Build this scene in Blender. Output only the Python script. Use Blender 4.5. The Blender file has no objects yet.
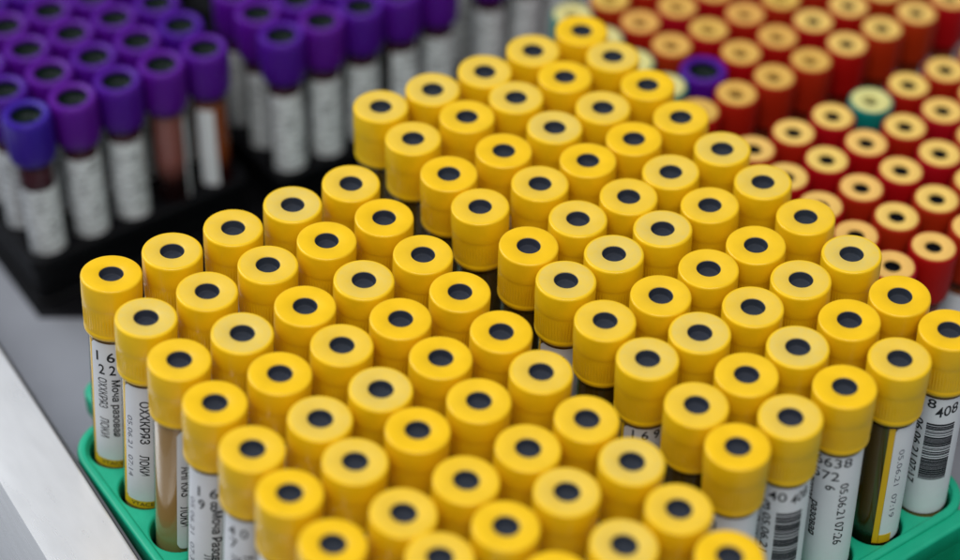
import bpy, bmesh, math, random
from mathutils import Vector, Matrix

# ------------------------------------------------------------------ camera, light, exposure
P = 0.02                                   # hole pitch of the green racks, metres
S = bpy.context.scene
COL = S.collection
rad = math.radians
CAMPOS = Vector((-8.21621963, -20.33308765, 19.25827386)) * P
cd = bpy.data.cameras.new('camera')
cam = bpy.data.objects.new('camera', cd); COL.objects.link(cam)
Rm = Matrix(((0.81924934, 0.37080773, -0.43741531), (-0.57309756, 0.55570533, -0.60228794), (0.01974099, 0.74410565, 0.66777023)))
cam.matrix_world = Matrix.Translation(CAMPOS) @ Rm.to_4x4()
cd.sensor_width = 36.0
cd.lens = 1974.03 / 960 * 36
cd.clip_start = 0.01; cd.clip_end = 50
cd.dof.use_dof = True
cd.dof.focus_distance = 29.2 * P
cd.dof.aperture_fstop = 4.0
S.camera = cam

W = bpy.data.worlds.new('World'); S.world = W; W.use_nodes = True
bg = W.node_tree.nodes['Background']
bg.inputs['Color'].default_value = (0.80, 0.88, 1.0, 1); bg.inputs['Strength'].default_value = 0.27

def area(name, loc, target, sx, sy, power, col):
    l = bpy.data.lights.new(name, 'AREA'); l.shape = 'RECTANGLE'; l.size = sx; l.size_y = sy
    l.energy = power; l.color = col
    o = bpy.data.objects.new(name, l); COL.objects.link(o)
    o.location = loc
    o.rotation_euler = (Vector(target) - Vector(loc)).to_track_quat('-Z', 'Y').to_euler()
    return o
area('ceiling_lamp', (-0.22, -0.52, 1.36), (0.1, -0.02, 0), 1.2, 0.8, 19.5, (1.0, 0.97, 0.93))
area('window_light', (-0.42, 0.86, 0.77), (-0.03, 0.0, -0.06), 0.8, 0.9, 12, (0.88, 0.94, 1.0))

S.view_settings.view_transform = 'Standard'
S.view_settings.look = 'None'
S.view_settings.exposure = -0.1
S.render.engine = 'CYCLES'
S.cycles.use_denoising = True
S.cycles.max_bounces = 10
S.cycles.transparent_max_bounces = 16
S.cycles.caustics_reflective = False
S.cycles.caustics_refractive = False

# ------------------------------------------------------------------ materials
def new_mat(name):
    m = bpy.data.materials.new(name); m.use_nodes = True
    nt = m.node_tree
    return m, nt, nt.nodes['Principled BSDF']

def plastic(name, col, rough=0.4, spec=0.5, vary=0.06, val=0.12, bump=0.0, scale=900, sss=0.0, rvary=0.12, coat=0.0, pale=None):
    """moulded plastic / rubber: small per-object and per-spot differences of colour and gloss"""
    m, nt, b = new_mat(name)
    N = nt.nodes; L = nt.links
    tc = N.new('ShaderNodeTexCoord'); oi = N.new('ShaderNodeObjectInfo')
    no = N.new('ShaderNodeTexNoise'); no.inputs['Scale'].default_value = 140; no.inputs['Detail'].default_value = 4
    L.new(tc.outputs['Object'], no.inputs['Vector'])
    hs = N.new('ShaderNodeHueSaturation'); hs.inputs['Color'].default_value = (*col, 1)
    mr = N.new('ShaderNodeMapRange'); mr.inputs['To Min'].default_value = 0.5 - vary * 0.15; mr.inputs['To Max'].default_value = 0.5 + vary * 0.15
    L.new(oi.outputs['Random'], mr.inputs['Value']); L.new(mr.outputs['Result'], hs.inputs['Hue'])
    mv = N.new('ShaderNodeMapRange'); mv.inputs['To Min'].default_value = 1 - val; mv.inputs['To Max'].default_value = 1 + val * 0.6
    L.new(no.outputs['Fac'], mv.inputs['Value']); L.new(mv.outputs['Result'], hs.inputs['Value'])
    src = hs.outputs['Color']
    if pale:
        # some caps are chalkier than others
        mm = N.new('ShaderNodeMapRange'); mm.inputs['From Min'].default_value = 0.3; mm.inputs['From Max'].default_value = 1.0
        mm.inputs['To Max'].default_value = 0.9
        L.new(oi.outputs['Random'], mm.inputs['Value'])
        mx = N.new('ShaderNodeMix'); mx.data_type = 'RGBA'
        sz_ = N.new('ShaderNodeSeparateXYZ'); L.new(tc.outputs['Object'], sz_.inputs['Vector'])
        tm = N.new('ShaderNodeMapRange'); tm.inputs['From Min'].default_value = 0.1066; tm.inputs['From Max'].default_value = 0.1074
        L.new(sz_.outputs['Z'], tm.inputs['Value'])          # only the handled top face is scuffed pale
        cv = N.new('ShaderNodeCombineXYZ'); L.new(sz_.outputs['X'], cv.inputs['X']); L.new(sz_.outputs['Y'], cv.inputs['Y'])
        ln = N.new('ShaderNodeVectorMath'); ln.operation = 'LENGTH'; L.new(cv.outputs['Vector'], ln.inputs[0])
        rm = N.new('ShaderNodeMapRange'); rm.inputs['From Min'].default_value = 0.0084; rm.inputs['From Max'].default_value = 0.0078
        L.new(ln.outputs['Value'], rm.inputs['Value'])
        tm2 = N.new('ShaderNodeMath'); tm2.operation = 'MULTIPLY'; L.new(tm.outputs['Result'], tm2.inputs[0]); L.new(rm.outputs['Result'], tm2.inputs[1])
        n3 = N.new('ShaderNodeTexNoise'); n3.inputs['Scale'].default_value = 600; n3.inputs['Detail'].default_value = 5
        L.new(tc.outputs['Object'], n3.inputs['Vector'])
        q1 = N.new('ShaderNodeMath'); q1.operation = 'MULTIPLY'; L.new(mm.outputs['Result'], q1.inputs[0]); L.new(tm2.outputs['Value'], q1.inputs[1])
        q2 = N.new('ShaderNodeMapRange'); q2.inputs['From Min'].default_value = 0.25; q2.inputs['From Max'].default_value = 0.7; q2.inputs['To Min'].default_value = 0.6
        L.new(n3.outputs['Fac'], q2.inputs['Value'])
        q3 = N.new('ShaderNodeMath'); q3.operation = 'MULTIPLY'; L.new(q1.outputs['Value'], q3.inputs[0]); L.new(q2.outputs['Result'], q3.inputs[1])
        L.new(q3.outputs['Value'], mx.inputs['Factor']); L.new(src, mx.inputs['A']); mx.inputs['B'].default_value = (*pale, 1)
        src = mx.outputs['Result']
    L.new(src, b.inputs['Base Color'])
    mg = N.new('ShaderNodeMapRange'); mg.inputs['To Min'].default_value = rough - rvary * .5; mg.inputs['To Max'].default_value = rough + rvary
    L.new(no.outputs['Fac'], mg.inputs['Value']); L.new(mg.outputs['Result'], b.inputs['Roughness'])
    b.inputs['Specular IOR Level'].default_value = spec
    b.inputs['Coat Weight'].default_value = coat; b.inputs['Coat Roughness'].default_value = 0.14
    if sss:
        b.inputs['Subsurface Weight'].default_value = sss
        b.inputs['Subsurface Radius'].default_value = (0.0012, 0.0007, 0.0003)
        b.inputs['Subsurface Scale'].default_value = 1.0
    if bump:
        n2 = N.new('ShaderNodeTexNoise'); n2.inputs['Scale'].default_value = scale; n2.inputs['Detail'].default_value = 5
        L.new(tc.outputs['Object'], n2.inputs['Vector'])
        bp = N.new('ShaderNodeBump'); bp.inputs['Strength'].default_value = bump; bp.inputs['Distance'].default_value = 0.0004
        L.new(n2.outputs['Fac'], bp.inputs['Height']); L.new(bp.outputs['Normal'], b.inputs['Normal'])
    return m

def glass(name, tint=(0.97, 0.98, 0.98)):
    m, nt, b = new_mat(name)
    N = nt.nodes; L = nt.links
    tr = N.new('ShaderNodeBsdfTransparent'); tr.inputs['Color'].default_value = (*tint, 1)
    gl = N.new('ShaderNodeBsdfGlossy'); gl.inputs['Roughness'].default_value = 0.06
    lw = N.new('ShaderNodeLayerWeight'); lw.inputs['Blend'].default_value = 0.5
    pw = N.new('ShaderNodeMath'); pw.operation = 'POWER'; pw.inputs[1].default_value = 4.0
    L.new(lw.outputs['Facing'], pw.inputs[0])
    fr = N.new('ShaderNodeMapRange'); fr.inputs['To Min'].default_value = 0.035; fr.inputs['To Max'].default_value = 0.72
    L.new(pw.outputs['Value'], fr.inputs['Value'])
    mx = N.new('ShaderNodeMixShader')
    L.new(fr.outputs['Result'], mx.inputs['Fac']); L.new(tr.outputs['BSDF'], mx.inputs[1]); L.new(gl.outputs['BSDF'], mx.inputs[2])
    L.new(mx.outputs['Shader'], N['Material Output'].inputs['Surface'])
    return m

def liquid(name, col, dark, rough=0.12, level=0.046):
    m, nt, b = new_mat(name)
    N = nt.nodes; L = nt.links
    tc = N.new('ShaderNodeTexCoord'); sp = N.new('ShaderNodeSeparateXYZ'); L.new(tc.outputs['Object'], sp.inputs['Vector'])
    no = N.new('ShaderNodeTexNoise'); no.inputs['Scale'].default_value = 90; no.inputs['Detail'].default_value = 3
    L.new(tc.outputs['Object'], no.inputs['Vector'])
    ad = N.new('ShaderNodeMath'); ad.operation = 'MULTIPLY_ADD'; ad.inputs[1].default_value = 0.012
    L.new(no.outputs['Fac'], ad.inputs[0]); L.new(sp.outputs['Z'], ad.inputs[2])
    mr = N.new('ShaderNodeMapRange'); mr.inputs['From Min'].default_value = level; mr.inputs['From Max'].default_value = level + 0.008
    L.new(ad.outputs['Value'], mr.inputs['Value'])      # sediment settles below, clear liquid above
    mx = N.new('ShaderNodeMix'); mx.data_type = 'RGBA'
    L.new(mr.outputs['Result'], mx.inputs['Factor']); mx.inputs['A'].default_value = (*dark, 1); mx.inputs['B'].default_value = (*col, 1)
    L.new(mx.outputs['Result'], b.inputs['Base Color'])
    b.inputs['Roughness'].default_value = rough
    b.inputs['Specular IOR Level'].default_value = 0.3
    return m

def printed_paper(name, base=(0.83, 0.85, 0.89), lines=False):
    m, nt, b = new_mat(name)
    N = nt.nodes; L = nt.links
    tc = N.new('ShaderNodeTexCoord')
    no = N.new('ShaderNodeTexNoise'); no.inputs['Scale'].default_value = 160; no.inputs['Detail'].default_value = 5
    L.new(tc.outputs['Object'], no.inputs['Vector'])
    cr = N.new('ShaderNodeMix'); cr.data_type = 'RGBA'
    cr.inputs['A'].default_value = (*[c * 0.86 for c in base], 1); cr.inputs['B'].default_value = (*base, 1)
    L.new(no.outputs['Fac'], cr.inputs['Factor'])
    out = cr.outputs['Result']
    if lines:                                   # rows of fine print too small to read
        mp = N.new('ShaderNodeMapping'); mp.inputs['Scale'].default_value = (240, 240, 1000)
        L.new(tc.outputs['Object'], mp.inputs['Vector'])
        oi = N.new('ShaderNodeObjectInfo'); L.new(oi.outputs['Random'], mp.inputs['Location'])
        n2 = N.new('ShaderNodeTexNoise'); n2.inputs['Scale'].default_value = 1.0; n2.inputs['Detail'].default_value = 1
        L.new(mp.outputs['Vector'], n2.inputs['Vector'])
        r = N.new('ShaderNodeMapRange'); r.inputs['From Min'].default_value = 0.54; r.inputs['From Max'].default_value = 0.60; r.inputs['To Max'].default_value = 0.72
        L.new(n2.outputs['Fac'], r.inputs['Value'])
        mx = N.new('ShaderNodeMix'); mx.data_type = 'RGBA'
        L.new(r.outputs['Result'], mx.inputs['Factor']); L.new(out, mx.inputs['A']); mx.inputs['B'].default_value = (0.08, 0.08, 0.09, 1)
        out = mx.outputs['Result']
    L.new(out, b.inputs['Base Color'])
    b.inputs['Roughness'].default_value = 0.45
    return m

def metal(name, col, rough, metallic, streak=(400, 6, 6), rotz=0.0):
    m, nt, b = new_mat(name)
    N = nt.nodes; L = nt.links
    tc = N.new('ShaderNodeTexCoord'); mp = N.new('ShaderNodeMapping'); mp.inputs['Scale'].default_value = streak
    L.new(tc.outputs['Object'], mp.inputs['Vector'])
    no = N.new('ShaderNodeTexNoise'); no.inputs['Scale'].default_value = 1.0; no.inputs['Detail'].default_value = 6
    L.new(mp.outputs['Vector'], no.inputs['Vector'])
    n2 = N.new('ShaderNodeTexNoise'); n2.inputs['Scale'].default_value = 26; n2.inputs['Detail'].default_value = 5
    L.new(tc.outputs['Object'], n2.inputs['Vector'])
    mul = N.new('ShaderNodeMath'); mul.operation = 'ADD'
    L.new(no.outputs['Fac'], mul.inputs[0]); L.new(n2.outputs['Fac'], mul.inputs[1])
    mr = N.new('ShaderNodeMapRange'); mr.inputs['From Max'].default_value = 2; mr.inputs['To Min'].default_value = rough - 0.08; mr.inputs['To Max'].default_value = rough + 0.08
    L.new(mul.outputs['Value'], mr.inputs['Value']); L.new(mr.outputs['Result'], b.inputs['Roughness'])
    cm = N.new('ShaderNodeMix'); cm.data_type = 'RGBA'
    cm.inputs['A'].default_value = (*[c * 0.92 for c in col], 1); cm.inputs['B'].default_value = (*[min(1, c * 1.06) for c in col], 1)
    r2 = N.new('ShaderNodeMapRange'); r2.inputs['From Min'].default_value = .6; r2.inputs['From Max'].default_value = 1.4
    L.new(mul.outputs['Value'], r2.inputs['Value']); L.new(r2.outputs['Result'], cm.inputs['Factor'])
    L.new(cm.outputs['Result'], b.inputs['Base Color'])
    b.inputs['Metallic'].default_value = metallic
    bp = N.new('ShaderNodeBump'); bp.inputs['Strength'].default_value = 0.12; bp.inputs['Distance'].default_value = 0.0003
    L.new(no.outputs['Fac'], bp.inputs['Height']); L.new(bp.outputs['Normal'], b.inputs['Normal'])
    return m

M = {}
M['yellow'] = plastic('yellow_plastic', (0.86, 0.525, 0.004), 0.42, 0.28, vary=0.02, val=0.15, bump=0.10, scale=2500, coat=0.22, pale=(0.68, 0.51, 0.13))
M['rubber'] = plastic('dark_grey_rubber', (0.026, 0.032, 0.046), 0.42, 0.42, val=0.3, bump=0.15)
M['purple'] = plastic('purple_plastic', (0.075, 0.004, 0.25), 0.34, 0.35, vary=0.08, val=0.15)
M['violet'] = plastic('blue_violet_plastic', (0.035, 0.008, 0.27), 0.34, 0.35, vary=0.05, val=0.15)
M['greenrubber'] = plastic('dark_green_rubber', (0.004, 0.012, 0.010), 0.4, 0.2, val=0.3)
M['red'] = plastic('red_rubber', (0.38, 0.010, 0.002), 0.5, 0.22, vary=0.05, val=0.2)
M['cream'] = plastic('cream_rubber', (0.80, 0.51, 0.13), 0.6, 0.2, vary=0.06, val=0.12)
M['peach'] = plastic('peach_rubber', (0.68, 0.39, 0.085), 0.6, 0.2, vary=0.08, val=0.15)
M['teal'] = plastic('teal_plastic', (0.0, 0.20, 0.16), 0.4, 0.4, val=0.15)
M['palegreen'] = plastic('pale_green_rubber', (0.66, 0.60, 0.23), 0.55, 0.3, val=0.15)
M['blackhole'] = plastic('black_rubber', (0.006, 0.006, 0.009), 0.6, 0.15)
M['green'] = plastic('green_plastic', (0.008, 0.40, 0.225), 0.42, 0.45, vary=0.02, val=0.16, bump=0.12, scale=1200)
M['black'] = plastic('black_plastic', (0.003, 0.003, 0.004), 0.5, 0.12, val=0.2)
M['glass'] = glass('tube_glass')
M['urine'] = liquid('amber_liquid', (0.34, 0.19, 0.035), (0.40, 0.30, 0.09))
M['turbid'] = liquid('tan_cloudy_liquid', (0.44, 0.25, 0.075), (0.34, 0.29, 0.10), 0.3)
M['olive'] = liquid('olive_brown_liquid', (0.105, 0.062, 0.008), (0.012, 0.022, 0.006))
M['blood'] = liquid('dark_blood', (0.075, 0.010, 0.020), (0.022, 0.002, 0.006), level=0.050)
M['pinkblood'] = liquid('pale_pink_blood', (0.30, 0.10, 0.085), (0.012, 0.003, 0.003), level=0.034)
M['serum'] = liquid('orange_serum', (0.30, 0.07, 0.02), (0.03, 0.004, 0.003), level=0.030)
M['paper'] = printed_paper('white_label_paper')
M['print_paper'] = printed_paper('label_paper_with_fine_print', (0.82, 0.85, 0.88), True)
M['ink'] = plastic('black_ink', (0.018, 0.018, 0.022), 0.5, 0.3)
M['greyink'] = plastic('grey_ink', (0.22, 0.23, 0.27), 0.5, 0.3)
M['tape'] = plastic('yellow_label_edge', (0.80, 0.50, 0.01), 0.4, 0.4)
M['steel'] = metal('brushed_steel', (0.84, 0.85, 0.87), 0.28, 0.45, (260, 60, 260))
M['trayfloor'] = metal('grey_metal_sheet', (0.36, 0.37, 0.41), 0.42, 0.55, (40, 40, 40))
M['darkstrip'] = plastic('dark_grey_strip', (0.07, 0.072, 0.08), 0.5, 0.3)
M['table'] = plastic('grey_table', (0.16, 0.17, 0.19), 0.5, 0.4)

# ------------------------------------------------------------------ mesh helpers (all in pitch units, scaled by P)
def obj(name, bm, mat, parent=None, sharp=38):
    me = bpy.data.meshes.new(name)
    bmesh.ops.scale(bm, vec=(P, P, P), verts=bm.verts)
    bm.normal_update()
    for f in bm.faces: f.smooth = True
    for e in bm.edges:
        if len(e.link_faces) == 2 and e.calc_face_angle(0) > rad(sharp): e.smooth = False
    bm.to_mesh(me); bm.free()
    me.materials.append(M[mat])
    o = bpy.data.objects.new(name, me); COL.objects.link(o)
    if parent: o.parent = parent
    return o

def lathe(prof, seg=64, bm=None, rf=None, cap0=False, cap1=False):
    bm = bm or bmesh.new()
    rings = []
    for k, (r, z) in enumerate(prof):
        ring = []
        for i in range(seg):
            a = 2 * math.pi * i / seg
            rr = r + (rf(i, k) if rf else 0)
            ring.append(bm.verts.new((rr * math.cos(a), rr * math.sin(a), z)))
        rings.append(ring)
    for a, b in zip(rings, rings[1:]):
        for i in range(seg):
            j = (i + 1) % seg
            bm.faces.new((b[i], b[j], a[j], a[i]))
    if cap0: bm.faces.new(list(reversed(rings[0])))
    if cap1: bm.faces.new(rings[-1])
    return bm

def arc_sheet(r, a0, a1, z0, z1, corner=0.0, n=40, bm=None):
    """curved sheet of paper on a tube: from angle a0 to a1 (degrees), with rounded lower corners"""
    bm = bm or bmesh.new()
    t = 0.006
    top, bot, itop, ibot = [], [], [], []
    for i in range(n + 1):
        a = a0 + (a1 - a0) * i / n
        d = min(a - a0, a1 - a) * math.pi / 180 * r
        lift = 0.0
        if corner and d < corner: lift = corner - math.sqrt(max(0, corner ** 2 - (corner - d) ** 2))
        c, s = math.cos(rad(a)), math.sin(rad(a))
        top.append(bm.verts.new((r * c, r * s, z1 - lift))); bot.append(bm.verts.new((r * c, r * s, z0 + lift)))
        q = r - t
        itop.append(bm.verts.new((q * c, q * s, z1 - lift))); ibot.append(bm.verts.new((q * c, q * s, z0 + lift)))
    for i in range(n):
        bm.faces.new((bot[i], bot[i + 1], top[i + 1], top[i]))
        bm.faces.new((ibot[i + 1], ibot[i], itop[i], itop[i + 1]))
        bm.faces.new((top[i], top[i + 1], itop[i + 1], itop[i]))
        bm.faces.new((ibot[i], ibot[i + 1], bot[i + 1], bot[i]))
    for i in (0, n):
        q = (bot[i], top[i], itop[i], ibot[i])
        bm.faces.new(q if i == 0 else tuple(reversed(q)))
    return bm

def text_flat(s, bold=0.0):
    cu = bpy.data.curves.new('lettering', 'FONT'); cu.body = s; cu.resolution_u = 3; cu.offset = bold
    o = bpy.data.objects.new('lettering', cu); COL.objects.link(o)
    dg = bpy.context.evaluated_depsgraph_get()
    ev = o.evaluated_get(dg); me = ev.to_mesh()
    bm = bmesh.new(); bm.from_mesh(me)
    ev.to_mesh_clear()
    bpy.data.objects.remove(o); bpy.data.curves.remove(cu)
    return bm

def lettering(items, r=0.3845):
    """items: (text, 'h'|'v', angle in degrees, z, length, height, bold[, slant]); h is centred, v runs down from z"""
    out = bmesh.new()
    for it in items:
        if it[0] == 'BAR':
            _, a0, a1, z1, z0, seed = it
            rn = random.Random(seed); z = z1
            while z > z0:
                w = rn.choice((0.011, 0.011, 0.02, 0.03)); 
                if z - w > z0: arc_sheet(r + 0.002, a0, a1, z - w, z, 0, 14, out)
                z -= w + rn.choice((0.012, 0.012, 0.02, 0.032))
            continue
        s, mode, ang, z, ln, h, bold = it[:7]
        slant = it[7] if len(it) > 7 else 0
        bm = text_flat(s, bold)
        xs = [v.co.x for v in bm.verts]; ys = [v.co.y for v in bm.verts]
        x0, x1, y0, y1 = min(xs), max(xs), min(ys), max(ys)
        for v in bm.verts:
            u = (v.co.x - x0) / (x1 - x0); w = (v.co.y - y0) / (y1 - y0)
            if mode == 'h': v.co = ((u - .5) * ln, (w - .5) * h + z + slant * (u - .5) * ln, 0)
            else: v.co = ((w - .5) * h + slant * u * ln, z - u * ln, 0)
        for k in range(-30, 31):
            bmesh.ops.bisect_plane(bm, geom=bm.verts[:] + bm.edges[:] + bm.faces[:], plane_co=(k * 0.04, 0, 0), plane_no=(1, 0, 0))
        for v in bm.verts:
            a = rad(ang) + v.co.x / r
            v.co = (r * math.cos(a), r * math.sin(a), v.co.y)
        me = bpy.data.meshes.new('t'); bm.to_mesh(me); bm.free(); out.from_mesh(me); bpy.data.meshes.remove(me)
    bmesh.ops.recalc_face_normals(out, faces=out.faces)
    return out

def box(bm, x0, x1, y0, y1, z0, z1):
    m = bmesh.ops.create_cube(bm, size=1)
    for v in m['verts']:
        v.co = (x0 + (v.co.x + .5) * (x1 - x0), y0 + (v.co.y + .5) * (y1 - y0), z0 + (v.co.z + .5) * (z1 - z0))
    return m['verts']

def rrect(x0, x1, y0, y1, r, n=8):
    pts = []
    for cx, cy, a in ((x1 - r, y1 - r, 0), (x0 + r, y1 - r, 90), (x0 + r, y0 + r, 180), (x1 - r, y0 + r, 270)):
        for i in range(n + 1):
            t = rad(a + 90 * i / n); pts.append((cx + r * math.cos(t), cy + r * math.sin(t)))
    return pts

def plate(loops, z0, z1, bev, bm):
    """flat moulded plate with holes and rounded edges; loops: outer outline then holes"""
    cu = bpy.data.curves.new('plate', 'CURVE'); cu.dimensions = '2D'; cu.fill_mode = 'BOTH'
    for lp in loops:
        sp = cu.splines.new('POLY'); sp.points.add(len(lp) - 1); sp.use_cyclic_u = True
        for q, (x, y) in zip(sp.points, lp): q.co = (x, y, 0, 1)
    cu.extrude = (z1 - z0) / 2 - bev; cu.bevel_depth = bev; cu.bevel_resolution = 3; cu.offset = -bev
    o = bpy.data.objects.new('plate', cu); COL.objects.link(o)
    ev = o.evaluated_get(bpy.context.evaluated_depsgraph_get()); me = ev.to_mesh()
    b2 = bmesh.new(); b2.from_mesh(me); ev.to_mesh_clear()
    bpy.data.objects.remove(o); bpy.data.curves.remove(cu)
    bmesh.ops.remove_doubles(b2, verts=b2.verts, dist=1e-5)
    for v in b2.verts: v.co.z += (z0 + z1) / 2
    me = bpy.data.meshes.new('t'); b2.to_mesh(me); b2.free(); bm.from_mesh(me); bpy.data.meshes.remove(me)

def wall_ring(outer, inner, z0, z1, bm):
    n = len(outer)
    V = [[bm.verts.new((x, y, z)) for (x, y) in lp] for lp, z in ((outer, z0), (outer, z1), (inner, z1), (inner, z0))]
    for a, b in zip(V, V[1:] + V[:1]):
        for i in range(n):
            j = (i + 1) % n
            bm.faces.new((a[i], a[j], b[j], b[i]))

def circle(cx, cy, r, n=40): return [(cx + r * math.cos(2 * math.pi * i / n), cy + r * math.sin(2 * math.pi * i / n)) for i in range(n)]

def empty(name, label, cat, group=None):
    o = bpy.data.objects.new(name, None); COL.objects.link(o)
    o.empty_display_size = 0.01
    o['label'] = label; o['category'] = cat
    if group: o['group'] = group
    return o

def tag(o, label, cat, group=None):
    o['label'] = label; o['category'] = cat
    if group: o['group'] = group
    return o

# ------------------------------------------------------------------ the setting: table, tray
FLOOR = -5.5
bm = bmesh.new(); box(bm, -60, 80, -60, 80, -6.7, -6.2)
o = obj('table_top', bm, 'table'); o['kind'] = 'structure'
tray = empty('steel_tray', 'brushed steel tray with a bright raised rim under all the racks', 'tray')
bm = bmesh.new(); box(bm, -2.0, 40, -26, 40, -5.75, FLOOR)
obj('tray_floor', bm, 'trayfloor', tray)
bm = bmesh.new()
# rim: a hollow steel edge running along the left of the racks
def rim_x(y, off): return off + (y - 2.0) * 0.043
ys = [-26 + i * 66 / 40 for i in range(41)]
prof = [(-1.02, FLOOR - 0.1), (-0.99, -3.24), (-1.01, -3.205), (-1.05, -3.19), (-2.135, -3.19), (-2.142, -3.20), (-2.30, -6.19), (-2.0, -6.19), (-1.9, FLOOR - 0.26)]
R_ = [[bm.verts.new((rim_x(y, x), y, z)) for (x, z) in prof] for y in ys]
for a, b in zip(R_, R_[1:]):
    for i in range(len(prof)):
        j = (i + 1) % len(prof); bm.faces.new((a[i], a[j], b[j], b[i]))
bm.faces.new(list(reversed(R_[0]))); bm.faces.new(R_[-1])
bmesh.ops.recalc_face_normals(bm, faces=bm.faces)
obj('tray_rim', bm, 'steel', tray, 50)
bm = bmesh.new()  # dark strip drawn along the rim's inner edge, where a dark seam shows
R_ = [[bm.verts.new((rim_x(y, x), y, z)) for (x, z) in ((-0.985, -3.6), (-0.935, -3.6), (-0.935, -3.25), (-0.95, -3.22), (-0.985, -3.22))] for y in ys]
for a, b in zip(R_, R_[1:]):
    for i in range(5):
        j = (i + 1) % 5; bm.faces.new((a[i], a[j], b[j], b[i]))
bm.faces.new(list(reversed(R_[0]))); bm.faces.new(R_[-1])
bmesh.ops.recalc_face_normals(bm, faces=bm.faces)
obj('edge_dark_strip', bm, 'darkstrip', tray, 50)

bm = bmesh.new()  # flat black sheet added to draw the shadow around the black racks
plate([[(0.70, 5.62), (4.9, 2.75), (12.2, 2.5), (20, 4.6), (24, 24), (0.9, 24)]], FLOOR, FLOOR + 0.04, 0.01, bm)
tag(obj('shadow_sheet', bm, 'black'), 'thin black sheet standing in for shadow around the black racks of purple-capped tubes', 'mat')  # 'mat' is only the category; the sheet stands in for shadow

# ------------------------------------------------------------------ racks
def make_rack(name, label, cat, mat, holes, outline, zt, r, extra=(), thick=0.42, inner=0.10, bead=True, group=None, pockets=()):
    x0, x1, y0, y1, cr = outline
    rk = empty(name, label, cat, group)
    bm = bmesh.new()
    plate([rrect(x0, x1, y0, y1, cr)] + [circle(x, y, r) for x, y in holes], zt - thick, zt, 0.05, bm)
    if bead:
        i = 0.13
        plate([rrect(x0 - .02, x1 + .02, y0 - .02, y1 + .02, cr + .02), rrect(x0 + i, x1 - i, y0 + i, y1 - i, cr - i)], zt - 0.3, zt + 0.05, 0.05, bm)
    for lp, z0, z1 in extra: plate(lp, z0, z1, 0.06, bm)
    for a, b in pockets: wall_ring(a, b, zt - 1.28, zt - 0.45, bm)
    obj('top_plate', bm, mat, rk)
    bm = bmesh.new()
    g = 0.06
    wall_ring(rrect(x0 + g, x1 - g, y0 + g, y1 - g, cr - g), rrect(x0 + g + inner, x1 - g - inner, y0 + g + inner, y1 - g - inner, cr - g - inner), FLOOR + 0.1, zt - thick + 0.02, bm)
    obj('side_wall', bm, mat, rk)
    bm = bmesh.new()
    plate([rrect(x0 - .03, x1 + .03, y0 - .03, y1 + .03, cr)], FLOOR, FLOOR + 0.12, 0.04, bm)
    obj('base_plate', bm, mat, rk)
    return rk

ZR = -3.45
SLOT = [(rrect(8.15, 9.85, -9.1, -8.40, 0.32), rrect(8.25, 9.75, -9.0, -8.50, 0.22))]
h1 = [(-0.30 + 1.065 * i - 0.004 * j, 0.10 - 1.012 * j) for j in range(10) for i in range(5)]
h2 = [(5.42 + 1.02 * i, 1.36 - 1.006 * j) for j in range(10) for i in range(5)]
make_rack('tube_rack', 'green plastic rack of yellow-capped tubes beside the bright steel rim', 'tube rack', 'green', h1,
          (-0.93, 4.55, -9.75, 0.72, 0.68), ZR, 0.445,
          [([rrect(-0.20, 4.0, 0.55, 1.72, 0.3), rrect(0.15, 3.6, 0.85, 1.42, 0.2)], ZR - .5, ZR - 0.05)])
make_rack('tube_rack', 'green plastic rack of yellow-capped tubes at the right, open handle at its near end', 'tube rack', 'green', h2,
          (4.78, 10.13, -8.26, 2.0, 0.62), ZR, 0.445,
          [([rrect(5.1, 10.08, -9.45, -8.18, 0.5), rrect(8.25, 9.75, -9.0, -8.50, 0.22), rrect(5.45, 7.85, -9.0, -8.50, 0.22)], ZR - .5, ZR - 0.012),
           ([rrect(5.2, 10.0, -9.4, -8.2, 0.45)], ZR - 1.5, ZR - 1.3)], pockets=SLOT)

# ------------------------------------------------------------------ tubes
def tube_mesh(r, top, bot):
    pr = [(r, top)]
    n = 8
    for i in range(n + 1):
        t = rad(90 * i / n); pr.append((r * math.cos(t) if i < n else 0.004, bot + r - r * math.sin(t)))
    return lathe(pr, 40)

def liquid_mesh(r, top, bot):
    pr = [(0.004, top - 0.03), (r * .7, top - 0.025), (r * .93, top), (r, top + 0.012), (r, top - .03)]
    n = 8
    for i in range(n + 1):
        t = rad(90 * i / n); pr.append((r * math.cos(t) if i < n else 0.004, bot + r - r * math.sin(t)))
    return lathe(pr, 40)

HY = -FLOOR - 0.12                # tall tube: cap top above the rack's base plate
def yz(z): return HY + z          # z below the cap top -> local z (origin at the tube's round bottom)

MESH = {}
def shared(key, maker, name, mat, parent, sharp=38):
    """first use builds the mesh, later uses share it"""
    if key not in MESH:
        o = obj(name, maker(), mat, parent, sharp); MESH[key] = o.data
    else:
        o = bpy.data.objects.new(name, MESH[key]); COL.objects.link(o); o.parent = parent
    return o

def yellow_cap():
    pr = [(0.176, -0.16), (0.177, -0.13), (0.178, -0.02), (0.182, -0.006), (0.190, 0.0), (0.414, 0.0), (0.432, -0.004), (0.445, -0.016), (0.450, -0.04),
          (0.449, -0.30), (0.448, -0.385), (0.445, -0.405), (0.442, -0.425), (0.440, -0.45)]
    k0 = len(pr)
    pr += [(0.4395, -0.47), (0.434, -0.60), (0.430, -0.74), (0.427, -0.845)]
    k1 = len(pr)
    pr += [(0.426, -0.865), (0.431, -0.880), (0.433, -0.905), (0.430, -0.94), (0.420, -0.962), (0.405, -0.970), (0.385, -0.966), (0.372, -0.90)]
    n = 180
    def rf(i, k):
        if k0 <= k < k1: return 0.0045 if i % 3 == 0 else (-0.004 if i % 3 == 1 else 0.0)
        return 0
    pr = [(r, yz(z)) for r, z in pr]
    return lathe(pr, n, rf=rf)

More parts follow.
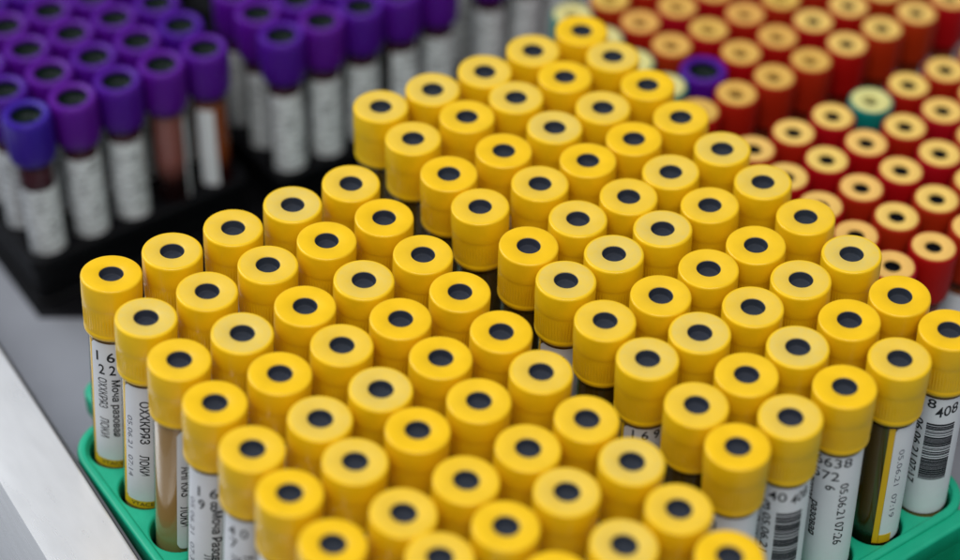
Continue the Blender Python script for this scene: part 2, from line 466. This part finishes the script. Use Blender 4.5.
def yellow_stopper():
    pr = [(0.182, -0.30), (0.182, -0.022), (0.178, -0.016), (0.172, -0.020), (0.166, -0.04), (0.160, -0.115), (0.150, -0.130), (0.12, -0.136), (0.06, -0.128), (0.003, -0.126)]
    return lathe([(r, yz(z)) for r, z in pr], 40)

def paper_on(key, a0, a1, z0, z1, name, mat, parent, r=0.381, corner=0.0):
    return shared(key, lambda: arc_sheet(r, a0, a1, yz(z0), yz(z1), corner), name, mat, parent)

def zi(items):
    out = []
    for it in items:
        it = list(it)
        if it[0] == 'BAR': it[3] = yz(-it[3]); it[4] = yz(-it[4])
        else: it[3] = yz(-it[3])
        out.append(tuple(it))
    return out

# what is printed: angle 0 faces the viewer; z counts down from the cap top
SPECIAL = {
 ('a', 0, 0): dict(arc=(-62, 215), strip='edge', ink=[('1 6', 'h', -25, 1.30, .30, .19, .012), ('2 2', 'h', -22, 1.55, .27, .19, .012),
      ('ОХХКРЯЗ', 'v', -34, 1.72, .60, .15, .006), ('ЛОКИ', 'v', -33, 2.52, .40, .15, .006), ('Моча разовая', 'v', -5, 1.74, 1.14, .16, .02)]),
 ('a', 0, 1): dict(arc=(-60, 215), strip='edge', ink=[('ОХХКРЯЗ', 'v', -10, 1.30, .86, .15, .014), ('ЛОКИ', 'v', -12, 2.40, .42, .15, .014)],
      grey=[('05.06.21  07:14', 'v', -46, 1.65, 1.25, .09, 0)]),
 ('a', 0, 2): dict(arc=(-10, 215), ink=[('АНГКЯЗ', 'v', 10, 1.75, .62, .15, .014), ('ЛОКИ', 'v', 8, 2.58, .42, .15, .014)], liquid='turbid', corner=.1),
 ('a', 0, 3): dict(arc=(-70, 215), ink=[('1 6', 'h', -17, 1.40, .30, .19, .008), ('9 8', 'h', -17, 1.65, .28, .19, .008), ('Моча Разовая', 'v', 4, 1.75, 1.25, .15, .02), ('ЛОКИ', 'v', -13, 2.66, .42, .14, .01)],
      grey=[('05.06.21  07:31', 'v', -55, 1.6, 1.4, .09, 0)]),
 ('a', 0, 4): dict(arc=(-70, 215), ink=[('4 0', 'h', -30, 1.28, .30, .18, .004), ('7', 'h', -38, 1.52, .12, .18, .004), ('Моча', 'v', -6, 1.72, .5, .15, .01), ('ЛОКИ', 'v', -32, 1.75, .45, .15, .01)]),
 ('b', 0, 7): dict(arc=(-40, 200), ink=[('1 6 9', 'h', 12, 1.16, .42, .17, .012)], strip='edge'),
 ('b', 1, 9): dict(arc=(-85, 200), ink=[('40', 'h', -6, 1.22, .27, .18, .004), ('408', 'h', 44, 1.24, .28, .20, .008, .35), ('3', 'h', -28, 1.46, .13, .18, .004),
      ('6  Лука', 'v', -52, 1.55, .66, .14, .016), ('05.06.21', 'v', -25, 1.62, .80, .13, .008), ('BAR', -4, 54, 1.55, 2.75, 3)]),
 ('b', 2, 9): dict(arc=(-120, 180), ink=[('6638', 'h', 0, 1.16, .56, .18, .002), ('572', 'h', -13, 1.43, .40, .18, .002), ('6', 'v', 0, 1.62, .10, .15, .006),
      ('05.06.21', 'v', 31, 1.58, .74, .13, .004), ('07:26', 'v', 31, 2.40, .48, .14, .004),
      ('лукоаз', 'v', -50, 1.58, .5, .13, .018), ('разовая', 'v', -34, 2.04, .72, .14, .022), ('ЛОКИ', 'v', -62, 2.28, .48, .13, .018)]),
 ('b', 3, 9): dict(arc=(20, 200), strip='seam', ink=[], grey=[('05.06.21  07:19', 'v', 42, 1.5, 1.45, .09, 0)], liquid='olive'),
 ('b', 4, 9): dict(arc=(-100, 180), ink=[('8', 'h', -8, 1.15, .13, .18, .01), ('408', 'h', 28, 1.27, .34, .21, .010, .3), ('06.06.21', 'v', -30, 1.52, .80, .13, .012), ('07:17', 'v', -30, 2.40, .48, .13, .012),
      ('BAR', -12, 52, 1.55, 2.75, 9)]),
}
GENERIC = [
 dict(arc=(-80, 190), ink=[('40', 'h', -20, 1.25, .27, .18, .004), ('7', 'h', -30, 1.5, .12, .18, .004), ('ЛОКИ', 'v', -40, 1.75, .5, .15, .016), ('05.06.21', 'v', -10, 1.75, .8, .13, .008), ('BAR', 10, 65, 1.7, 2.75, 5)]),
 dict(arc=(-65, 205), ink=[('1 6', 'h', -20, 1.28, .30, .18, .008), ('2 7', 'h', -20, 1.54, .28, .18, .008), ('Моча разовая', 'v', 0, 1.8, 1.2, .15, .02), ('ЛОКИ', 'v', -32, 1.8, .45, .15, .01)], strip='edge'),
 dict(arc=(-95, 180), ink=[('5572', 'h', 0, 1.25, .5, .18, .002), ('разовая', 'v', -30, 1.8, .75, .15, .02), ('05.06.21 07:22', 'v', 25, 1.7, 1.2, .13, .004)], liquid='turbid'),
]
DARKGAP = dict(arc=(78, 250), ink=[], liquid='olive')
ORD = ['first', 'second', 'third', 'fourth', 'fifth', 'sixth', 'seventh', 'eighth', 'ninth', 'tenth']
rng = random.Random(7)

def yellow_tube(key, label, group, cap_xy, base_xy, spec, skey, rot, size=1.0):
    t = empty('sample_tube', label, 'test tube', group)
    bx, by = base_xy; cx, cy = cap_xy
    d = Vector((cx - bx, cy - by, -ZR)).normalized()                # the axis passes through the hole and the cap
    base = Vector((bx, by, ZR)) + d * ((FLOOR + 0.12 - ZR) / d.z)
    t.matrix_world = Matrix.Translation(base * P) @ Vector((0, 0, 1)).rotation_difference(d).to_matrix().to_4x4() @ Matrix.Rotation(rot, 4, 'Z')
    cap = shared('ycap', yellow_cap, 'cap', 'yellow', t, 40)
    shared('ystop', yellow_stopper, 'stopper', 'rubber', cap)
    shared('ytube', lambda: tube_mesh(0.375, yz(-0.90), 0.0), 'glass_tube', 'glass', t)
    lq = spec.get('liquid', 'urine')
    top = -1.0 if lq != 'olive' else -1.10
    shared('yliq' + lq, lambda: liquid_mesh(0.352, yz(top), 0.03), 'urine', lq, t)
    a0, a1 = spec['arc']
    pl = paper_on('ylab' + skey, a0, a1, -3.48 if spec.get('strip') != 'edge' else -3.38, -1.05, 'paper_label', 'paper', t, corner=spec.get('corner', 0.06))
    if spec.get('ink'):
        shared('yink' + skey, lambda: lettering(zi(spec['ink'])), 'print', 'ink', pl)
    if spec.get('grey'):
        shared('ygrey' + skey, lambda: lettering(zi(spec['grey'])), 'fine_print', 'greyink', pl)
    if spec.get('strip') == 'edge':
        def mk():
            bm = arc_sheet(0.379, a0 - 9, a1 + 6, yz(-3.53), yz(-3.375), 0.0)
            arc_sheet(0.379, a0 - 9, a0 - 0.6, yz(-3.37), yz(-1.05), 0.0, 4, bm)
            return bm
        st = shared('ystrip' + skey, mk, 'colour_edge', 'tape', pl)
        shared('ystripink' + skey, lambda: lettering(zi([('VTACE', 'h', -18, 3.445, .36, .075, .004)]), 0.383), 'edge_print', 'ink', pl)
    elif spec.get('strip') == 'seam':
        def mk2():
            bm = arc_sheet(0.380, a0 - 14, a0 - 0.6, yz(-3.50), yz(-1.05), 0.0, 6)
            arc_sheet(0.3835, a0 + 0.0, a0 + 30, yz(-3.50), yz(-3.32), 0.0, 6, bm)
            return bm
        shared('ystrip' + skey, mk2, 'colour_edge', 'tape', pl)
    return t

R1 = [
 [(0.02,0.17),(0.99,0.11),(2.00,0.07),(3.02,0.04),(4.03,-0.02)],
 [(-0.00,-0.95),(0.99,-0.95),(2.01,-0.94),(3.01,-0.96),(4.01,-0.99)],
 [(-0.02,-1.97),(0.97,-2.00),(2.00,-2.01),(3.00,-2.01),(4.03,-2.02)],
 [(-0.02,-2.98),(1.00,-2.99),(2.01,-2.99),(2.99,-3.00),(4.02,-3.00)],
 [(-0.03,-4.01),(1.01,-4.04),(1.99,-4.03),(3.02,-3.98),(4.03,-4.02)],
 [(-0.02,-4.96),(0.98,-4.97),(1.98,-4.96),(2.98,-4.97),(4.02,-4.99)],
 [(-0.01,-6.01),(1.02,-6.08),(2.01,-6.07),(3.02,-6.06),(4.00,-6.07)],
 [(-0.02,-6.98),(0.99,-6.96),(1.98,-7.01),(2.98,-6.98),(4.02,-7.03)],
 [None,None,(2.02,-8.06),(3.05,-8.11),(4.01,-8.03)],
 [None,None,None,(3.02,-9.04),(4.04,-9.01)]]
R2 = [
 [(5.48,1.38),(6.44,1.30),(7.44,1.24),(8.46,1.28),(9.50,1.30)],
 [(5.45,0.39),(6.49,0.39),(7.45,0.37),(8.46,0.39),(9.48,0.41)],
 [(5.42,-0.66),(6.47,-0.66),(7.50,-0.62),(8.47,-0.63),(9.47,-0.54)],
 [(5.37,-1.58),(6.46,-1.64),(7.43,-1.59),(8.38,-1.55),(9.37,-1.52)],
 [(5.45,-2.73),(6.44,-2.64),(7.41,-2.65),(8.34,-2.53),(9.39,-2.53)],
 [(5.45,-3.66),(6.40,-3.58),(7.37,-3.53),(8.33,-3.49),(9.38,-3.52)],
 [(5.40,-4.66),(6.40,-4.69),(7.36,-4.62),(8.30,-4.60),(9.37,-4.52)],
 [(5.42,-5.61),(6.37,-5.61),(7.36,-5.62),(8.34,-5.56),(9.36,-5.55)],
 [(5.41,-6.70),(6.37,-6.63),(7.34,-6.61),(8.34,-6.60),(9.31,-6.63)],
 [(5.37,-7.61),(6.33,-7.59),(7.35,-7.57),(8.38,-7.59),(9.40,-7.56)]]
NAMED = {
 ('a', 0, 0): 'yellow-capped tube at the left green rack\'s far corner, its label reading 16 and 22',
 ('a', 0, 2): 'yellow-capped tube of cloudy tan urine showing beside its label, by the steel rim',
 ('a', 0, 3): 'yellow-capped tube with label reading 16 over 98, by the steel rim',
 ('b', 1, 9): 'yellow-capped tube whose label reads 40 and 408 over a barcode',
 ('b', 2, 9): 'yellow-capped tube with white label reading 6638 and 572',
 ('b', 3, 9): 'yellow-capped tube of clear olive-brown urine, bare glass towards the viewer',
 ('b', 4, 9): 'yellow-capped tube at the right green rack\'s near corner, big barcode under 408',
}
for which, rows, holes, side in (('a', R1, h1, 'left'), ('b', R2, h2, 'right')):
    for j, row in enumerate(rows):
        for i, c in enumerate(row):
            if c is None: continue
            hx, hy = holes[j * 5 + i]
            sp = SPECIAL.get((which, i, j))
            if sp: skey = '%s%d%d' % (which, i, j)
            elif which == 'b' and i == 0 and j <= 8 and j != 5: sp = DARKGAP; skey = 'dark'
            else:
                g = rng.randrange(3); sp = GENERIC[g]; skey = 'g%d' % g
            face = math.atan2(CAMPOS.y / P - c[1], CAMPOS.x / P - c[0])
            rot = face if skey[0] != 'g' else face + rng.uniform(-0.5, 0.5) if (i == 0 or j == 9) else rng.uniform(0, 6.28)
            if which == 'a' and j >= 7: pos = '%s row from far end, %s from right' % (ORD[j], ORD[4 - i])
            else: pos = '%s row from far end, %s from left' % (ORD[j], ORD[i])
            lab = NAMED.get((which, i, j)) or 'yellow-capped tube in %s green rack, %s' % (side, pos)
            yellow_tube(None, lab, 'yellow-capped tubes in the %s green rack' % side, c, (hx, hy), sp, skey, rot)

# ------------------------------------------------------------------ short tubes (purple, red, teal)
ZS = -1.5; HS = ZS - FLOOR - 0.12
def sz(z): return HS + z
def purple_cap():
    pr = [(0.27, -0.17), (0.276, -0.15), (0.279, -0.05), (0.290, -0.018), (0.315, -0.004), (0.385, 0.0), (0.405, -0.02), (0.420, -0.06), (0.428, -0.12), (0.428, -0.30),
          (0.424, -0.60), (0.415, -0.86), (0.395, -0.93), (0.36, -0.955), (0.33, -0.94), (0.325, -0.85)]
    rf = lambda i, k: (0.006 if i % 6 < 3 else -0.003) if 7 <= k <= 11 else 0
    return lathe([(r, sz(z)) for r, z in pr], 72, rf=rf)
def purple_stopper():
    pr = [(0.276, -0.4), (0.272, -0.06), (0.262, -0.10), (0.255, -0.19), (0.20, -0.21), (0.17, -0.235), (0.10, -0.225), (0.003, -0.22)]
    return lathe([(r, sz(z)) for r, z in pr], 40)
def red_cap():
    pr = [(0.30, -0.14), (0.352, -0.12), (0.354, -0.012), (0.362, -0.003), (0.376, -0.004), (0.388, -0.018), (0.394, -0.05), (0.393, -0.45), (0.388, -0.86), (0.378, -0.93), (0.35, -0.95), (0.32, -0.94), (0.316, -0.8)]
    return lathe([(r, sz(z)) for r, z in pr], 56)
def cream_stopper():
    pr = [(0.345, -0.3), (0.353, -0.03), (0.346, 0.004), (0.325, 0.016), (0.20, 0.012), (0.165, 0.004), (0.143, -0.012), (0.134, -0.05), (0.130, -0.20)]
    return lathe([(r, sz(z)) for r, z in pr], 48)
def needle_spot(s):
    if s == 'cream': pr = [(0.136, -0.3), (0.136, -0.03), (0.130, -0.026), (0.122, -0.03), (0.115, -0.128), (0.05, -0.13), (0.003, -0.128)]
    else: pr = [(0.131, -0.3), (0.131, -0.135), (0.08, -0.13), (0.003, -0.128)]
    return lathe([(r, sz(z)) for r, z in pr], 24)

def short_tube(name, label, cat, group, xy, cap_kind, liq, lab_key, arc, rot, tilt, cap_mat=None, stop_mat=None, lab_top=-1.22):
    t = empty(name, label, cat, group)
    d = Vector((tilt[0], tilt[1], 1)).normalized()
    b = Vector((xy[0], xy[1], 0)) - d * ((ZS - FLOOR - .12) / d.z); b.z = FLOOR + 0.12
    t.matrix_world = Matrix.Translation(b * P) @ Vector((0, 0, 1)).rotation_difference(d).to_matrix().to_4x4() @ Matrix.Rotation(rot, 4, 'Z')
    if cap_kind == 'purple':
        m = cap_mat or 'purple'
        cap = shared('pcap' + m, purple_cap, 'cap', m, t, 40); shared('pstop', purple_stopper, 'stopper', 'greenrubber', cap)
    else:
        m = cap_mat or 'red'; s = stop_mat or 'cream'
        cap = shared('rcap' + m, red_cap, 'cap', m, t, 40); shared('rstop' + s, cream_stopper, 'stopper', s, cap)
        shared('rspot' + s, lambda: needle_spot(s), 'centre_well', 'blackhole', cap)
    r = 0.322
    shared('stube', lambda: tube_mesh(r, sz(-0.88), 0.0), 'glass_tube', 'glass', t)
    lev = -1.05 if liq != 'serum' else -1.15
    shared('sliq' + liq, lambda: liquid_mesh(r - 0.02, sz(lev), 0.03), 'blood' if 'blood' in liq else 'serum', liq, t)
    if arc:
        shared('slab%s%s%s' % (lab_key, arc, lab_top), lambda: arc_sheet(r + 0.006, arc[0], arc[1], sz(-3.42), sz(lab_top), 0.05), 'paper_label', lab_key, t)
    return t

def rot_lat(ox, oy, a, s, i, j): return (ox + s * (math.cos(a) * i - math.sin(a) * j), oy + s * (math.sin(a) * i + math.cos(a) * j))
def face_of(q): return math.atan2(CAMPOS.y / P - q[1], CAMPOS.x / P - q[0])
jit = lambda a=0.012: (rng.uniform(-a, a), rng.uniform(-a, a))

ZB = -4.45
def dark_rack(label, ox, oy, a, s, i0, i1, j0, j1, mat='black'):
    """low rack standing on the tray; built square, then turned to its row direction"""
    hl = [((i) * s, (j) * s) for j in range(j0, j1 + 1) for i in range(i0, i1 + 1)]
    e = 0.50
    rk = make_rack('tube_rack', label, 'tube rack', mat, hl, (i0 * s - e, i1 * s + e, j0 * s - e, j1 * s + e, 0.22), ZB, 0.36, bead=False, thick=0.3)
    rk.matrix_world = Matrix.Translation(Vector((ox, oy, 0.04)) * P) @ Matrix.Rotation(a, 4, 'Z')
    return rk

# purple, left block
A = (1.332, 6.280, 0.0143, 0.8807)
dark_rack('low black rack of purple-capped blood tubes at the far left', *A, 0, 4, 0, 9)
G = 'purple-capped blood tubes in the far left black rack'
for j in range(0, 7):
    for i in range(5):
        if j - i * 0.9 > 3.4 or j > 5: continue
        q = rot_lat(*A, i, j)
        kw = dict(liq='blood', lab_key='print_paper', arc=(-75, 120))
        cm = None
        lab = 'purple-capped blood tube in left black rack, %s row from front, %s from right' % (ORD[j], ORD[4 - i])
        if (i, j) == (0, 0): cm = 'violet'; kw['lab_top'] = -1.52; lab = 'blue-violet capped blood tube at the front left corner of left black rack'
        if (i, j) == (3, 0): kw = dict(liq='pinkblood', lab_key='paper', arc=(50, 200)); lab = 'purple-capped tube of pinkish blood with bare glass, front row of left black rack'
        if (i, j) == (4, 0): kw = dict(liq='serum', lab_key='paper', arc=(-42, 18)); lab = 'purple-capped tube with a narrow white label strip, right end of front row'
        short_tube('blood_tube', lab, 'test tube', G, q, 'purple', rot=face_of(q) + rng.uniform(-.25, .25), tilt=jit(), cap_mat=cm, **kw)
# purple, right block
B = (6.221, 5.9165, 0.0, 0.854)
dark_rack('low black rack of purple-capped blood tubes behind the yellow-capped tubes', *B, 0, 4, 0, 9)
G = 'purple-capped blood tubes in the black rack behind the yellow caps'
for j in range(0, 4):
    for i in range(5):
        if j > 1 + (4 - i) * 0: 
            if j > 2: continue
        q = rot_lat(*B, i, j)
        lab = 'purple-capped blood tube in middle black rack, %s row from front, %s from left' % (ORD[j], ORD[i])
        arc = (-70, 120) if (i + j) % 4 != 3 else (-20, 150)
        short_tube('blood_tube', lab, 'test tube', G, q, 'purple', liq='blood', lab_key='print_paper', arc=arc, rot=face_of(q) + rng.uniform(-.3, .3), tilt=jit())
# purple, third block, only bodies in view
Cc = (11.0, 6.1, 0.0, 0.87)
dark_rack('low black rack behind the farthest yellow-capped tubes', *Cc, 0, 4, 0, 9)
G = 'purple-capped blood tubes in the farthest black rack'
for j in range(0, 3):
    for i in range(4):
        q = rot_lat(*Cc, i, j)
        lab = 'purple-capped blood tube in farthest black rack, %s row from front, %s from left' % (ORD[j], ORD[i])
        short_tube('blood_tube', lab, 'test tube', G, q, 'purple', liq='blood', lab_key='print_paper', arc=(-70, 120), rot=face_of(q) + rng.uniform(-.3, .3), tilt=jit())

# red, far block (A) and near block (B)
RA = (11.9945, -0.082, 0.0156, 0.8939)
dark_rack('low dark rack of red-capped tubes at the top right', *RA, -1, 8, 0, 4)
G = 'red-capped tubes in the far dark rack'
for j in range(0, 5):
    for i in range(-1, 8):
        if i - j * 0.0 > 7 or (i + j > 9): continue
        q = rot_lat(*RA, i, j)
        lab = 'red-capped tube in far dark rack, %s row from front, %s from left' % (ORD[j], ORD[i + 1])
        cm, sm, kind = 'red', 'peach' if (i < 3 or j > 1) else 'cream', 'red'
        if i == -1 and j >= 1: cm, sm = 'teal', 'palegreen'; lab = 'teal-capped tube at the left end of far dark rack, %s row from front' % ORD[j]
        if (i, j) == (0, 1): kind = 'purple'; cm = None; lab = 'single purple-capped tube among the red caps, dark recessed top'
        short_tube('serum_tube' if kind == 'red' else 'blood_tube', lab, 'test tube', G, q, kind, liq='serum', lab_key='paper', arc=(-80, 130), rot=face_of(q) + rng.uniform(-.5, .5), tilt=jit(), cap_mat=cm, stop_mat=sm)
RB = (11.2015, -1.4537, -0.0375, 0.8835)
dark_rack('low dark rack of red-capped tubes right of the yellow-capped tubes', *RB, 0, 9, -4, 0)
G = 'red-capped tubes in the near dark rack'
for j in range(0, 5):
    for i in range(0, 7):
        if i + j > 7: continue
        q = rot_lat(*RB, i, -j)
        lab = 'red-capped tube in near dark rack, %s row from back, %s from left' % (ORD[j], ORD[i])
        cm, sm = 'red', 'cream'
        if (i, j) == (3, 0): cm, sm = 'teal', 'palegreen'; lab = 'teal-capped tube standing in the back row of red caps'
        short_tube('serum_tube', lab, 'test tube', G, q, 'red', liq='serum', lab_key='paper', arc=(-80, 130), rot=face_of(q) + rng.uniform(-.5, .5), tilt=jit(), cap_mat=cm, stop_mat=sm)
